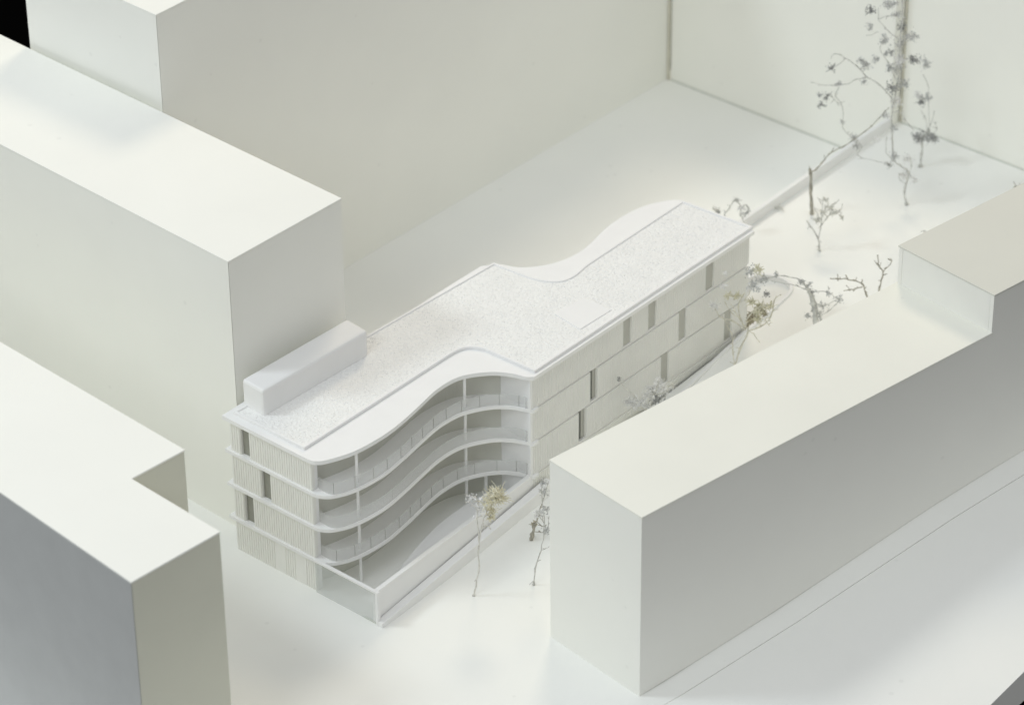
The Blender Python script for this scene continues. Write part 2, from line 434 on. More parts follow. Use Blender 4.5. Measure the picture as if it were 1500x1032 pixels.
# end wall, facing -X ; run from (0,8.3) to (0,0): outward is -X (right of direction -Y)
z0, z1 = lev(3); wall_run((0, 8.3), (0, -1), 8.3, z0, z1, [(1.0, 1.95, 'end')])
z0, z1 = lev(2); wall_run((0, 8.3), (0, -1), 8.3, z0, z1, [(2.95, 3.95, 'end')])
z0, z1 = lev(1); wall_run((0, 8.3), (0, -1), 8.3, z0, z1, [(1.0, 2.0, 'end')])
clad((0, 8.3), (0, 0), 0, H-.272, smooth_runs=((4.1, 5.05), (6.1, 7.0)))
# right facade, facing -Y
X0 = 18.55
for k, sl in ((3, [(29.4, 30.4, False), (32.5, 33.5, False), (39.8, 40.85, False)]), (2, [(25.4, 26.3, True), (36.4, 37.4, False)]), (1, [(24.0, 24.95, True), (34.2, 35.2, False), (42.4, 43.4, False)])):
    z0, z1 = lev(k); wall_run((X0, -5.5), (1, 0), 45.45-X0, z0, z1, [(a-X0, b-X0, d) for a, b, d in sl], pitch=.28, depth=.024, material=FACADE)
clad((X0, -5.5), (45.45, -5.5), 0, H-.272)
# plain walls: far end, back, thickness behind the end cladding
bk = inset(catmull(BACK, 4), .3, closed=False)
for k in range(4):
    z0, z1 = lev(k); z0 = max(z0, .0)
    box("far_end_wall", 45.15, 45.45, -5.19, .6, z0, z1, PLAST, bld)
    g = G(); g.ribbon(bk, inset(bk, .2, False), z0, z1); g.make("back_wall", PLAST, bld)
    box("back_wall", 13.3, 27.6, 7.1, 7.3, z0, z1, PLAST, bld)
    box("back_wall", .31, 13.2, 8.2, 8.4, z0, z1, PLAST, bld)
    box("end_wall_lining", .31, .62, .02, 8.15, z0, z1, PLAST, bld)
    # side fin that closes the balconies on the right
    box("side_fin", 18.42, 18.54, -5.19, -2.1, z0, z1, PLAST, bld)
    box("corner_post", 18.26, 18.54, -5.49, -5.2, z0, z1, PLAST, bld, .02)
# recessed inner facade
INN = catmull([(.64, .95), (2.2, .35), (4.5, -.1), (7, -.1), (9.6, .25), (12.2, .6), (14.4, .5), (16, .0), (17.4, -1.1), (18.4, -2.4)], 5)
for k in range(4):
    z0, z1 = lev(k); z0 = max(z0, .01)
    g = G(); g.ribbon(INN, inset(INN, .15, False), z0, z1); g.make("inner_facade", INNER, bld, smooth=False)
# columns
for (x, y) in ((2.95, -1.75), (15.45, -1.35)):
    for k in range(4):
        if k == 3 and x > 5: y -= .0
        z0, z1 = lev(k); z0 = max(z0, .01)
        g = G(); n = 12
        g.prism([(x+.12*math.cos(6.283*i/n), y+.12*math.sin(6.283*i/n)) for i in range(n)], z0, z1)
        g.make("column", PLAST, bld, smooth=False)
g = G(); g.prism([(17.1+.13*math.cos(.524*i), -1.9+.13*math.sin(.524*i)) for i in range(12)], .01, H-.272); g.make("column", PLAST, bld)
# balustrades of clear film
def resample(P, step):
    d = [0]
    for a, b in zip(P, P[1:]): d.append(d[-1]+math.hypot(b[0]-a[0], b[1]-a[1]))
    n = max(1, round(d[-1]/step)); out = []
    for i in range(n+1):
        s = d[-1]*i/n; j = 0
        while j < len(d)-2 and d[j+1] < s: j += 1
        t = (s-d[j])/((d[j+1]-d[j]) or 1)
        out.append((P[j][0]+(P[j+1][0]-P[j][0])*t, P[j][1]+(P[j+1][1]-P[j][1])*t))
    return out
rail = inset(catmull([(.45, -.05)] + FRONT[2:-1] + [(18.2, -5.1)], 6), .07, False)
for k, step in ((1, 1.5), (2, 7.0), (3, 1.5)):
    r_ = resample(rail, .25); N = len(r_)-1; per = max(1, round(step/.25))
    root = None; i = 0
    cap = G(); cap.ribbon(inset(r_, -.02, False), inset(r_, .04, False), H*k+.002, H*k+.05)
    root = cap.make("balustrade", PLAST, bld)
    while i < N:
        j = min(N, i+per+random.choice((0, 0, 1)) if step < 3 else i+per)
        if N-j < 3: j = N
        seg = r_[i:j+1]
        # small gap between panes
        a, b = seg[0], seg[1]; seg = [(a[0]+(b[0]-a[0])*.1, a[1]+(b[1]-a[1])*.1)] + seg[1:]
        g = G(); g.ribbon(seg, inset(seg, .035, False), H*k+.062, H*k+1.08); g.make("pane", GLASS, root)
        if i and step < 3:
            q0, q1 = r_[i], (r_[i][0]+(b[0]-a[0])*.16, r_[i][1]+(b[1]-a[1])*.16)
            g = G(); g.ribbon([q0, q1], inset([q0, q1], .05, False), H*k+.055, H*k+1.085); g.make("joint", PJOINT, root)
        i = j

# garden, its walls and the clear street fence
_W = Vector((-.1, -6.2)), Vector((18.22, -5.55))
gw = G(); 
def tz(x): return 3.02 + .012*x
gw.prism([(-.1, -6.15), (9, -5.86), (18.22, -5.54), (18.22, -5.16), (9, -5.5), (-.1, -5.78)], -.1, lambda x, y: 2.93+.006*x)
wallt = thing("garden_wall", "white wall with a stepped foot closing the garden under the curved balconies", "wall", (0, -6, 0))
gw.make("wall_panel", PLAST, wallt, .04)
pl = G(); pl.prism([(-.245, -6.82), (19.8, -6.4), (19.8, -5.7), (-.245, -6.19)], -.1, lambda x, y: .42+.088*max(0, x))
pl.make("plinth", PLAST, wallt, .05)
fence = thing("glass_fence", "clear acrylic fence with white top rail at the street end of the garden", "fence", (-.1, -3, 0))
box("clear_sheet", -.13, -.07, -6.14, -.02, .0, 2.86, GLASS2, fence)
g = G(); g.ribbon([(-.24, .0), (-.24, -6.15)], [(.02, .0), (.02, -6.15)], 2.86, 3.06); g.make("rail", PLAST, fence, .03)
box("post", -.26, .02, -6.42, -6.16, .0, 3.05, PLAST, fence, .03)
box("base_strip", -.16, -.04, -4.9, -6.14, .0, .12, JOINT, fence)
wd = G()
wd.prism([(4.2, -5.6), (18.1, -5.16), (18.1, -4.2), (17.4, -3.1), (16.4, -2.35), (15.04, -2.1), (13, -2.05), (11.03, -2.15), (9, -2.5), (7.1, -2.95), (5.7, -3.35), (4.66, -3.85), (4.1, -4.4)], .0, lambda x, y: .5+.028*x)
gd = wd.make("garden_terrace", PLAST, None, .04)
tag(gd, "smooth curved white terrace lying inside the garden under the balconies", "terrace")

# boundary wall running away from the building to the far corner
bw = G(); bw.prism([(46.4, 3.5), (78.15, 3.5), (78.15, 3.95), (46.4, 3.95)], -.05, lambda x, y: gz(x)+1.0)
tag(bw.make("boundary_wall", PLAST, None, .1), "low white wall running from the apartment building to the far corner", "wall")
# kerb round the sunken path
loop = catmull([(31, -7.9), (35, -7.15), (40.2, -6.55), (45.4, -6.05), (49.4, -5.75), (51.6, -5.45), (52.6, -4.8), (52.97, -3.6), (52.6, -2.2), (51.6, -1.3), (49.5, -.95), (46.6, -.95)], 5)
g = G(); v = []; n = len(loop); lo = inset(loop, .0, False); li = inset(loop, .3, False); f_ = []
for i in range(n):
    z = gz(loop[i][0])
    v += [(lo[i][0], lo[i][1], z-.6), (li[i][0], li[i][1], z-.6), (li[i][0], li[i][1], z+.22), (lo[i][0], lo[i][1], z+.22)]
for i in range(n-1):
    for k in range(4): f_.append((4*i+k, 4*i+(k+1) % 4, 4*i+4+(k+1) % 4, 4*i+4+k))
f_ += [(0, 1, 2, 3), (4*n-1, 4*n-2, 4*n-3, 4*n-4)]
g.add(v, f_)
tag(g.make("path_kerb", PLAST, None, .04), "low white rounded kerb around the sunken path beside the far facade", "kerb")

# ---------------------------------------------------------------- dried twig trees
SIDE = Vector((RT.x, RT.y, 0)).normalized(); DEEP = Vector((FW.x, FW.y, 0)).normalized()
def smooth_path(P, n=3):
    out = []
    for i in range(len(P)-1):
        a, b = P[i], P[i+1]; p0 = P[i-1] if i else a; p3 = P[i+2] if i+2 < len(P) else b
        for k in range(n):
            t = k/n
            out.append((2*a + (b-p0)*t + (2*p0-5*a+4*b-p3)*t*t + (3*a-p0-3*b+p3)*t**3)*.5)
    return out + [P[-1]]
def leaf(g, p, s, rnd):
    d = Vector((rnd.gauss(0, 1), rnd.gauss(0, 1), rnd.gauss(0, 1))).normalized()
    w = d.orthogonal().normalized(); w = (Matrix.Rotation(rnd.uniform(0, 6.28), 3, d) @ w)
    u = d.cross(w)
    m_ = p + d*s*.5 + u*s*.18
    g.add([p, m_ + w*s*.28, p + d*s - u*s*.15, m_ - w*s*.28, p + d*s*.5 + u*s*.02], [(0, 1, 4), (1, 2, 4), (2, 3, 4), (3, 0, 4)])
def build_tree(name, label, base, kind, paths, clumps, seed):
    rnd = random.Random(seed)
    base = Vector(base)
    cat = {"dried_twig_tree": "twig tree", "dried_flower_stem": "dried flower", "dried_twig_shrub": "shrub", "dried_twig_sprout": "sprout", "curled_seed_pod": "seed pod", "fallen_twig": "twig"}[name]
    root = thing(name, label, cat, tuple(base), "dried plant trees on the model" if "tree" in name else None)
    def W(p): return SIDE*p[0] + Vector((0, 0, p[1])) + DEEP*p[2]
    for j, (r, pts) in enumerate(paths):
        P = smooth_path([W(p) for p in pts]); n = len(P); g = G()
        P = [p + Vector((rnd.gauss(0, .03), rnd.gauss(0, .03), rnd.gauss(0, .02))) if 0 < i < n-1 else p for i, p in enumerate(P)]
        R = [max(.028, r*.52*(1-.45*i/(n-1)))*(1.5 if i % 3 == 0 and 0 < i else 1)*rnd.uniform(.85, 1.15) for i in range(n)]
        if j == 0 and r < .3: R[0] *= 2.2
        g.tube([base+p for p in P], R, 6)
        # short side spurs
        for i in range(1, n-1):
            if rnd.random() < .34 and r < .3:
                q = base+P[i]; d = Vector((rnd.gauss(0, 1), rnd.gauss(0, 1), rnd.gauss(.5, .8))).normalized()*rnd.uniform(.18, .5)
                g.tube([q, q+d*.55+Vector((0, 0, .04)), q+d], [.04, .035, .03], 4)
        g.make("trunk" if j == 0 else "branch", TWIG[kind], root, smooth=True)
    for c in clumps:
        ctr = base + W(c[:3]); r = c[3]; lk = c[4]
        g = G(); fuzzy = lk in ('yellow', 'cream', 'brown', 'pale')
        for q in range(int(16 + 18*r) if not fuzzy else int(12+22*r) if lk != 'pale' else int(9+9*r)):
            d = Vector((rnd.gauss(0, 1), rnd.gauss(0, 1), rnd.gauss(0, .8))).normalized()
            e = ctr + d*r*rnd.uniform(.55, 1.05)
            mid = ctr + d*r*.4 + Vector((rnd.gauss(0, .1), rnd.gauss(0, .1), rnd.gauss(0, .1)))*r
            tk = .7 if lk == 'pale' else 1
            if fuzzy or q % 3 == 0: g.tube([ctr, mid, e], [.045*tk, .035*tk, .028*tk], 3)
            if fuzzy:
                e2 = mid + Vector((rnd.gauss(0, 1), rnd.gauss(0, 1), rnd.gauss(0, 1)))*r*.4
                g.tube([mid, e2], [.035, .022], 3)
            for _ in range((3 if r > .5 else 2) if not fuzzy else (1 if lk != 'pale' or q % 3 == 0 else 0)):
                leaf(g, ctr + (e-ctr)*rnd.uniform(.35, 1) + Vector((rnd.gauss(0, .14), rnd.gauss(0, .14), rnd.gauss(0, .14)))*(0 if fuzzy else r), rnd.uniform(.12, .27)*(.6+.4*min(1, r*1.5)) * (.6 if fuzzy else 1), rnd)
        tag(g.make("leaf_clump", LEAF[lk], root), kind="stuff")
    return root

TREES = [
 ('dried_twig_tree', 'slender pale twig tree with a yellowish tuft beside the garden wall', (6.93, -9.48, 0.12), 'pale',
  [(0.13,[(0.0,-0.0,0.0),(0.17,0.89,0.02),(0.43,2.7,0.04),(0.42,4.18,0.06),(0.48,5.12,0.07),(0.36,7.18,0.09),(0.53,8.41,0.11),(0.19,8.97,0.13),(-0.41,9.1,0.15)]),(0.09,[(0.48,5.12,0.0),(0.67,6.24,0.07),(0.78,6.86,0.15),(1.02,7.42,0.22),(1.23,8.16,0.29)]),(0.09,[(1.31,6.54,0.0),(1.27,7.35,0.12),(1.43,8.15,0.24),(1.64,9.01,0.35)]),(0.06,[(0.65,6.18,0.0),(0.95,6.3,0.18),(1.2,6.11,0.35),(1.35,5.79,0.53)]),(0.06,[(0.52,7.98,0.0),(0.83,8.59,0.14),(0.79,9.39,0.29)]),(0.05,[(0.42,7.67,0.0),(0.13,8.17,0.25),(-0.17,8.3,0.51)])],
  [(0.53,8.54,-0.47,0.7,'white'),(-0.06,9.04,-0.03,0.42,'white'),(0.67,7.67,0.44,0.49,'white'),(1.64,9.07,0.15,1.06,'yellow'),(2.14,8.82,0.4,0.77,'yellow'),(1.24,8.83,-0.39,0.7,'yellow'),(1.42,7.9,-0.03,0.56,'yellow'),(1.75,9.75,-0.25,0.56,'yellow'),(1.36,7.16,0.04,0.42,'yellow')]),
 ('dried_twig_tree', 'thin grey twig tree leaning along the end face of the long right block', (10.62, -12.23, 0.33), 'grey',
  [(0.1,[(-0.0,-0.0,0.0),(0.11,1.47,0.01),(0.53,3.17,0.03),(0.77,4.62,0.04),(0.82,6.05,0.06),(0.65,7.98,0.07),(0.66,9.71,0.09)]),(0.06,[(0.53,3.17,-0.0),(0.83,3.54,-0.29),(1.14,3.98,-0.58)]),(0.06,[(0.79,4.61,-0.0),(1.04,5.43,-0.17),(1.15,6.55,-0.34)]),(0.05,[(0.79,5.74,-0.0),(0.49,6.25,-0.13),(0.34,6.81,-0.26)]),(0.05,[(0.7,7.61,0.0),(0.95,8.41,0.25),(1.11,9.15,0.5)])],
  [(0.39,6.43,0.27,0.42,'white'),(0.9,7.17,-0.34,0.42,'grey'),(0.8,8.41,0.3,0.42,'grey'),(0.94,5.3,-0.36,0.42,'grey'),(0.76,9.28,0.12,0.35,'grey')]),
 ('dried_twig_tree', 'short twig sprig with a brown scorched foot between garden wall and right block', (14.47, -8.7, 0.59), 'brown',
  [(0.3,[(0.0,0.0,0.0),(0.08,0.51,0.05),(0.21,1.15,0.1),(0.32,1.47,0.15)]),(0.09,[(0.32,1.47,-0.0),(0.53,2.11,-0.2),(0.74,3.44,-0.4),(0.95,4.39,-0.6)]),(0.05,[(0.21,0.83,0.0),(0.63,0.63,0.22),(0.99,0.37,0.45)]),(0.05,[(0.43,1.86,-0.0),(0.84,1.47,-0.17),(1.15,1.72,-0.35)])],
  [(0.64,2.75,-0.28,0.35,'grey'),(0.27,1.22,0.48,0.28,'brown')]),
 ('dried_twig_tree', 'small leafless twig tree standing alone on the open warm ground', (58.2, -3.46, 3.41), 'grey',
  [(0.14,[(0.0,-0.0,0.0),(-0.06,0.41,0.11),(-0.17,1.15,0.22),(-0.87,2.37,0.34),(-1.17,2.77,0.45)]),(0.1,[(-0.14,1.08,-0.0),(-0.02,2.56,-0.08),(0.02,3.82,-0.17),(0.05,5.09,-0.25)]),(0.08,[(0.03,2.55,0.0),(0.41,3.08,0.14),(0.82,3.48,0.28),(1.42,3.6,0.42),(1.77,3.47,0.55)]),(0.07,[(0.01,3.09,0.0),(-0.41,3.76,0.02),(-0.6,4.36,0.05)]),(0.07,[(0.04,3.76,0.0),(0.47,4.42,0.11),(0.51,5.08,0.21)]),(0.06,[(0.41,3.08,-0.0),(0.83,4.01,-0.18),(0.92,4.61,-0.35)]),(0.06,[(1.19,3.61,0.0),(1.63,3.93,0.26),(1.79,4.33,0.53)]),(0.06,[(-0.03,2.82,0.0),(-0.5,3.1,0.11),(-0.85,3.17,0.23)]),(0.05,[(0.01,4.55,0.0),(-0.34,4.96,0.56)]),(0.05,[(0.59,4.28,0.0),(1.15,4.54,0.24),(1.48,4.8,0.47)])],
  [(0.1,3.89,-0.2,0.56,'pale'),(0.59,4.35,-0.14,0.56,'pale'),(-0.17,3.36,-0.33,0.49,'pale'),(1.06,4.01,-0.35,0.49,'pale'),(1.65,3.6,-0.43,0.35,'pale'),(-0.44,3.1,-0.2,0.42,'pale'),(0.23,4.88,0.1,0.42,'pale')]),
 ('dried_twig_tree', 'bare thick stub of stem with a fine branch arching up toward the corner', (62.41, 0.5, 3.52), 'brown',
  [(0.3,[(0.0,0.0,0.0),(-0.06,0.95,0.05),(-0.16,2.65,0.1),(-0.23,4.0,0.15),(-0.26,4.4,0.2)]),(0.1,[(-0.22,4.26,0.0),(0.13,4.39,0.03),(0.66,5.06,0.05),(1.45,6.12,0.08),(2.41,6.57,0.11),(3.24,7.22,0.13),(4.24,8.07,0.16),(5.55,9.57,0.19),(6.09,10.29,0.21)]),(0.06,[(-0.22,4.33,-0.0),(-0.45,4.47,-0.19)])],
  [(5.76,9.83,-0.19,0.42,'grey'),(-0.0,0.07,0.32,0.21,'brown')]),
 ('dried_twig_tree', 'tall sprawling dried flower tree with grey leaf clumps in the far corner', (68.65, -4.95, 3.69), 'grey',
  [(0.16,[(0.0,-0.01,-0.0),(-0.24,1.35,-0.01),(0.01,3.11,-0.01),(-0.78,3.93,-0.02),(-1.39,4.36,-0.02)]),(0.14,[(-1.38,4.34,-0.0),(-1.67,7.81,-0.03),(-1.65,9.73,-0.06),(-1.38,12.35,-0.09),(-1.39,15.98,-0.13),(-1.27,17.45,-0.16),(-1.36,19.75,-0.19),(-1.49,21.33,-0.22)]),(0.1,[(-1.78,10.06,-0.0),(-1.87,10.59,-0.0),(-3.07,11.91,-0.01),(-4.02,12.58,-0.01),(-4.86,13.56,-0.01),(-5.81,14.29,-0.02),(-6.76,14.75,-0.02),(-7.06,14.31,-0.02)]),(0.08,[(-4.01,12.45,0.0),(-4.81,12.26,0.05),(-5.53,11.81,0.1),(-6.5,11.63,0.15),(-7.41,11.64,0.2),(-8.62,11.92,0.25)]),(0.07,[(-6.27,11.63,-0.0),(-6.52,10.78,-0.11),(-5.9,9.78,-0.21),(-5.77,7.87,-0.32),(-5.22,7.13,-0.43),(-4.61,6.52,-0.53)]),(0.06,[(-5.9,9.78,0.0),(-6.61,10.25,0.19),(-6.92,10.72,0.38),(-7.63,9.81,0.57)]),(0.06,[(-4.61,6.52,-0.0),(-4.12,5.85,-0.14),(-4.43,5.05,-0.29),(-2.73,4.56,-0.43),(-1.38,4.34,-0.57)]),(0.07,[(-1.62,9.07,0.0),(-1.04,9.06,0.1),(-0.48,8.19,0.2),(0.32,7.12,0.3)]),(0.07,[(-5.81,14.29,0.0),(-6.4,13.58,0.21),(-6.9,13.2,0.41)]),(0.06,[(-1.42,12.02,-0.0),(-2.32,13.99,-0.19),(-3.07,15.42,-0.39),(-2.65,16.12,-0.58)]),(0.06,[(-1.39,15.91,0.0),(-2.46,16.89,0.12),(-3.24,17.86,0.23),(-3.29,18.82,0.35)]),(0.06,[(-1.36,15.27,-0.0),(-0.72,16.22,-0.08),(-0.29,16.67,-0.16)]),(0.06,[(-3.25,17.99,0.0),(-2.52,18.23,0.05),(-1.79,18.16,0.09)]),(0.06,[(-3.19,16.77,-0.0),(-3.7,16.71,-0.29),(-4.26,16.72,-0.59)]),(0.07,[(0.01,3.11,-0.0),(0.2,4.05,-0.27),(-0.03,5.06,-0.54)]),(0.06,[(-0.16,2.03,-0.0),(-0.71,2.58,-0.19),(-0.87,3.39,-0.38)]),(0.05,[(-1.38,4.34,0.0),(-1.94,5.08,0.27),(-1.95,6.42,0.55)])],
  [(-4.03,19.02,-0.3,0.56,'dark'),(-2.51,19.13,0.26,0.56,'grey'),(-1.79,18.16,0.43,0.49,'grey'),(-3.88,17.04,0.44,0.49,'grey'),(-2.65,16.12,-0.16,0.56,'grey'),(-0.45,16.41,-0.15,0.85,'grey'),(-3.35,14.19,0.02,0.49,'grey'),(-2.18,14.63,0.28,0.56,'grey'),(-1.31,14.3,-0.39,0.7,'white'),(-0.1,14.09,0.25,0.56,'dark'),(-1.31,15.39,0.3,0.63,'grey'),(-6.9,13.2,0.36,0.49,'dark'),(-4.61,14.34,-0.46,0.42,'grey'),(-4.11,13.36,0.45,0.63,'grey'),(-1.75,11.7,-0.41,0.77,'dark'),(-0.78,11.88,-0.16,0.63,'grey'),(-1.44,10.06,0.11,0.7,'white'),(-6.27,11.63,0.42,0.35,'grey'),(-7.9,10.93,-0.16,0.35,'grey'),(-7.19,10.46,0.42,0.49,'dark'),(-7.63,9.81,0.05,0.42,'dark'),(-4.85,6.79,-0.19,0.49,'grey'),(-4.53,5.99,-0.18,0.49,'grey'),(-1.49,7.74,-0.32,0.42,'grey'),(-1.42,5.08,-0.42,0.56,'grey'),(-1.73,4.21,-0.35,0.42,'grey'),(-1.34,17.2,0.19,0.56,'dark'),(-1.41,13.0,0.5,0.7,'grey'),(-2.07,13.53,-0.34,0.56,'grey'),(-4.18,12.25,-0.45,0.35,'grey'),(-5.77,7.87,0.49,0.28,'grey'),(-0.12,4.59,0.03,0.56,'white'),(-0.33,3.04,-0.09,0.56,'white'),(0.57,2.56,-0.26,0.49,'white'),(-2.82,6.43,0.09,0.35,'white'),(-1.9,19.24,0.33,0.49,'grey')]),
 ('dried_flower_stem', 'dried flower with a dark flat seed head and upright stalks near the far corner', (74.43, -2.3, 3.85), 'grey',
  [(0.2,[(0.0,0.0,0.0),(0.02,1.31,0.05),(0.06,2.26,0.1),(0.08,2.95,0.15)]),(0.07,[(0.07,3.01,-0.0),(0.39,3.69,-0.03),(0.15,4.91,-0.06),(-0.22,5.66,-0.09)]),(0.07,[(0.19,3.08,-0.0),(0.6,4.23,-0.27),(0.84,5.85,-0.53)]),(0.07,[(0.9,3.14,0.0),(1.28,3.68,0.25),(1.01,4.23,0.5)]),(0.06,[(0.65,3.28,-0.0),(0.32,7.07,-0.19),(0.2,8.28,-0.37),(-0.33,9.42,-0.56)])],
  [(-0.52,3.02,-0.01,0.63,'dark'),(0.2,2.94,0.34,0.77,'dark'),(0.78,3.07,-0.37,0.7,'dark'),(-0.25,2.54,0.23,0.56,'white'),(1.05,2.52,0.45,0.42,'grey'),(-0.17,6.47,0.13,0.63,'dark'),(-0.55,6.95,0.29,0.49,'white'),(0.21,7.07,-0.39,0.49,'grey'),(-0.14,10.28,-0.07,0.7,'grey'),(-1.21,10.63,-0.35,0.35,'dark')]),
 ('dried_twig_tree', 'frosty white leafy twig tree peeking over the roof edge against the ribbed facade', (29.56, -8.35, 1.9), 'pale',
  [(0.1,[(0.0,0.0,0.0),(-0.29,1.95,0.08),(-0.84,3.13,0.17),(-1.38,3.71,0.25),(-2.5,4.95,0.33),(-2.61,5.33,0.41)]),(0.1,[(0.0,0.0,-0.0),(0.14,1.95,-0.06),(-0.2,3.57,-0.12),(0.31,4.84,-0.18),(0.46,5.67,-0.25)]),(0.08,[(0.09,1.3,-0.0),(0.87,3.23,-0.02),(1.27,4.51,-0.04),(1.53,5.15,-0.06)]),(0.06,[(-0.56,2.61,0.0),(-1.37,2.81,0.3),(-1.9,3.14,0.6)])],
  [(-1.58,3.14,0.35,0.7,'white'),(-1.9,2.95,0.48,0.49,'white'),(-0.95,3.38,-0.05,0.77,'white'),(-0.42,4.02,-0.01,0.77,'white'),(-0.0,4.53,0.23,0.7,'white'),(0.47,5.29,-0.02,0.56,'white'),(0.85,4.65,-0.21,0.7,'white'),(1.37,4.83,-0.1,0.56,'pale'),(0.33,3.69,-0.35,0.7,'dark'),(-0.57,3.12,-0.12,0.63,'white'),(-2.61,5.2,0.49,0.21,'dark')]),
 ('dried_twig_shrub', 'straggly cream twig shrub with a white tuft in front of the far facade end', (40.25, -8.27, 2.81), 'cream',
  [(0.14,[(0.0,0.0,0.0),(0.39,1.83,0.09),(1.0,3.46,0.18),(0.77,3.91,0.28),(0.38,4.44,0.37),(0.18,5.8,0.46),(0.64,6.88,0.55)]),(0.12,[(0.78,3.72,0.0),(-0.28,4.58,0.04),(-0.82,4.71,0.08),(-1.21,4.85,0.11),(-1.66,5.63,0.15)]),(0.12,[(1.0,3.59,-0.0),(1.97,4.03,-0.0),(2.75,4.99,-0.0),(2.98,6.47,-0.0),(3.5,7.04,-0.0)]),(0.09,[(0.66,4.04,-0.0),(1.06,5.2,-0.06),(1.7,5.84,-0.13),(2.1,6.74,-0.19)]),(0.08,[(0.37,4.57,-0.0),(-0.03,5.54,-0.25),(-0.49,6.51,-0.49)]),(0.08,[(1.97,4.03,-0.0),(1.61,5.07,-0.09),(1.8,5.84,-0.18),(2.33,6.22,-0.27)]),(0.06,[(1.05,3.65,0.0),(1.44,3.25,0.17),(1.96,2.33,0.34)]),(0.1,[(0.0,0.0,0.0),(-0.15,1.58,0.11),(-0.23,2.63,0.22),(-0.3,3.15,0.33),(-0.98,4.59,0.44)]),(0.07,[(0.65,6.5,-0.0),(1.0,7.46,-0.08),(1.18,8.73,-0.17)]),(0.07,[(2.75,4.99,0.0),(2.38,4.54,0.17),(2.73,3.89,0.34)]),(0.06,[(0.37,4.89,0.0),(-0.35,5.22,0.16),(-0.91,6.2,0.33)])],
  [(-1.72,5.95,0.19,0.56,'white'),(-0.66,6.9,0.16,0.49,'cream'),(0.05,6.76,0.26,0.49,'cream'),(1.14,6.49,-0.14,0.56,'cream'),(1.97,5.71,0.2,0.63,'cream'),(2.66,6.09,-0.22,0.49,'cream'),(1.73,4.81,-0.01,0.56,'cream'),(1.14,4.43,0.27,0.42,'brown'),(2.26,5.19,0.19,0.42,'brown'),(1.6,5.52,-0.21,0.49,'cream'),(1.07,8.92,0.45,0.63,'grey'),(1.6,9.3,0.15,0.56,'cream'),(2.05,8.4,0.08,0.56,'grey'),(1.31,8.15,-0.49,0.63,'grey'),(0.99,7.78,0.05,0.49,'white'),(-0.93,9.2,-0.25,0.21,'white'),(-1.06,7.8,0.17,0.35,'white'),(2.31,7.12,-0.04,0.35,'dark')]),
 ('dried_twig_tree', 'grey bundled twig tree with long arching branches behind the right block roof', (47.92, -10.74, 3.13), 'grey',
  [(0.45,[(0.0,0.0,0.0),(-0.11,1.45,0.05),(-0.4,3.23,0.1),(-0.77,4.41,0.15)]),(0.16,[(0.22,-0.0,0.0),(0.27,1.58,0.06),(-0.11,2.9,0.12),(-0.49,4.21,0.18)]),(0.1,[(-0.77,4.41,0.0),(-1.46,5.27,0.09),(-2.74,5.67,0.18),(-4.05,5.5,0.27),(-4.59,5.31,0.36)]),(0.08,[(-0.71,4.22,-0.0),(-1.27,4.68,-0.06),(-2.39,5.08,-0.12),(-3.82,5.43,-0.18)]),(0.08,[(-0.49,4.34,0.0),(0.67,4.2,0.09),(1.69,3.33,0.17)]),(0.08,[(0.26,1.91,0.0),(1.06,2.49,0.14),(1.64,3.14,0.29)]),(0.07,[(-0.17,3.1,0.0),(0.55,2.83,0.2),(1.53,3.21,0.39)]),(0.06,[(0.67,4.2,-0.0),(0.87,4.72,-0.18)]),(0.06,[(-3.44,5.55,0.0),(-3.46,6.07,0.41)])],
  [(-0.48,3.95,0.37,0.42,'grey'),(-0.38,2.77,0.19,0.49,'grey'),(-0.13,1.92,0.48,0.56,'grey'),(0.4,2.63,0.46,0.49,'grey'),(-1.4,5.2,0.02,0.42,'grey'),(-3.45,5.88,0.03,0.28,'grey'),(0.77,4.26,-0.33,0.28,'grey'),(1.69,3.33,0.34,0.49,'grey'),(-0.83,4.61,0.44,0.42,'grey'),(-0.79,1.99,-0.02,0.35,'grey')]),
 ('dried_twig_tree', 'forked brown bare twig pointing left behind the right block roof', (53.61, -12.21, 3.28), 'brown',
  [(0.13,[(0.0,0.0,0.0),(-0.58,1.67,0.04),(-0.96,2.66,0.08),(-1.69,2.94,0.11),(-2.2,3.07,0.15),(-2.92,3.08,0.19),(-3.59,3.09,0.23)]),(0.09,[(-0.95,2.4,0.0),(-1.55,2.14,0.09),(-1.99,2.02,0.18),(-2.43,1.89,0.26)]),(0.07,[(-2.09,3.01,0.0),(-2.33,3.4,0.28)]),(0.07,[(-2.87,3.02,-0.0),(-3.04,3.28,-0.39)]),(0.07,[(-1.88,2.01,0.0),(-2.22,2.35,0.34)]),(0.06,[(-1.01,2.66,0.0),(-0.98,3.06,0.1)])],
  []),
 ('dried_twig_tree', 'upright brown bare twig with a two way fork beside the roof step', (55.12, -11.53, 3.32), 'brown',
  [(0.13,[(0.0,0.0,0.0),(0.2,1.26,0.04),(0.35,2.12,0.08),(0.38,2.72,0.12),(0.01,3.45,0.16),(-0.09,4.3,0.2)]),(0.09,[(0.38,2.65,-0.0),(0.63,3.18,-0.05),(0.95,3.5,-0.1)]),(0.08,[(0.19,3.05,0.0),(-0.17,3.58,0.07),(-0.34,3.78,0.15)]),(0.06,[(0.34,2.39,0.0),(0.62,2.32,0.33)]),(0.07,[(0.95,3.5,0.0),(1.05,3.83,0.08),(0.77,3.9,0.16)])],
  []),
 ('dried_twig_tree', 'small crooked twig tree rising behind the far corner of the gravel roof', (55.86, 3.46, 3.34), 'grey',
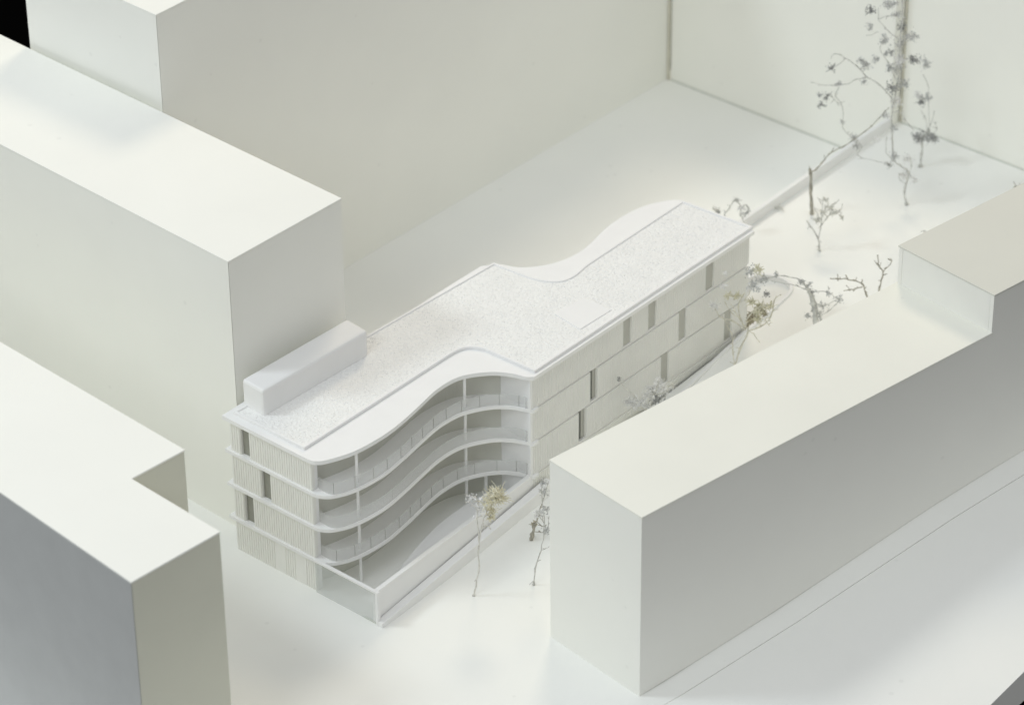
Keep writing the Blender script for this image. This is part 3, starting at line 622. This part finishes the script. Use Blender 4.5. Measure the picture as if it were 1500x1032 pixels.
  [(0.12,[(0.0,0.0,0.0),(-1.08,1.84,0.04),(-0.81,2.51,0.09),(-0.18,3.51,0.13),(0.27,2.77,0.18),(0.67,2.96,0.22),(0.92,2.22,0.26)]),(0.08,[(0.27,2.77,-0.0),(0.17,2.23,-0.28),(0.48,1.69,-0.57)]),(0.06,[(0.67,2.96,-0.0),(1.03,2.62,-0.41)]),(0.08,[(-0.2,3.44,-0.0),(0.08,3.71,-0.07)])],
  [(0.28,2.63,0.15,0.42,'white'),(0.74,2.42,-0.28,0.35,'grey'),(-0.2,3.38,0.19,0.28,'grey'),(0.41,2.02,0.13,0.35,'white')]),
 ('dried_twig_tree', 'tiny dark twig tip showing above the far edge of the gravel roof', (61.03, 9.28, 0.0), 'brown',
  [(0.12,[(0.0,0.0,-0.0),(-0.15,1.18,-0.18),(-0.45,1.46,-0.37),(-0.63,1.74,-0.55)]),(0.08,[(-0.21,1.25,-0.0),(-0.03,1.46,-0.03)])],
  [(-0.21,1.25,-0.27,0.21,'dark')]),
 ('dried_twig_sprout', 'tiny grey sprout behind the raised end of the right block', (65.23, -9.34, 3.6), 'grey',
  [(0.09,[(0.0,0.0,-0.0),(-0.04,0.68,-0.27),(-0.23,1.08,-0.54)]),(0.07,[(-0.03,0.54,-0.0),(0.06,0.94,-0.44)]),(0.06,[(-0.02,0.41,-0.0),(0.2,0.61,-0.22)])],
  []),
 ('curled_seed_pod', 'small dark curled seed pod by the right edge above the block roof', (75.78, -11.61, 3.89), 'brown',
  [(0.13,[(-0.0,-0.0,-0.0),(-0.14,0.34,-0.06),(-0.45,0.55,-0.13),(-0.42,0.96,-0.19),(-0.13,1.09,-0.25),(0.07,0.75,-0.32),(-0.09,0.41,-0.38)])],
  [(-0.22,0.68,-0.31,0.28,'dark')]),
 ('fallen_twig', 'tiny sprig lying against the foot of the low boundary wall', (61.38, 3.23, 3.49), 'grey',
  [(0.09,[(-0.3,0.14,-0.0),(-0.01,0.2,-0.28),(0.28,0.41,-0.56)]),(0.08,[(-0.0,0.14,-0.0),(0.1,0.54,-0.04)])],
  [(-0.01,0.27,-0.12,0.28,'pale')]),
]
for i, T_ in enumerate(TREES):
    build_tree(*T_, seed=100+i)
# brown tangle lying in the sunken path
tg = G(); rnd = random.Random(77)
for i in range(220):
    a = rnd.uniform(0, 6.28); rr_ = rnd.random()**.6
    p = Vector((46.9 + 1.7*rr_*math.cos(a), -4.4 + 1.0*rr_*math.sin(a), 2.15 + rnd.uniform(0, .35)))
    d = Vector((rnd.gauss(0, .35), rnd.gauss(0, .3), rnd.gauss(0, .12)))
    tg.tube([p, p+d*.6+Vector((0, 0, .05)), p+d], [.05, .04, .03], 3)
    leaf(tg, p, .3, rnd)
tag(tg.make("twig_tangle", LEAF['brown']), "flat brown tangle of dried twigs lying in the sunken path", "twigs", kind="stuff")
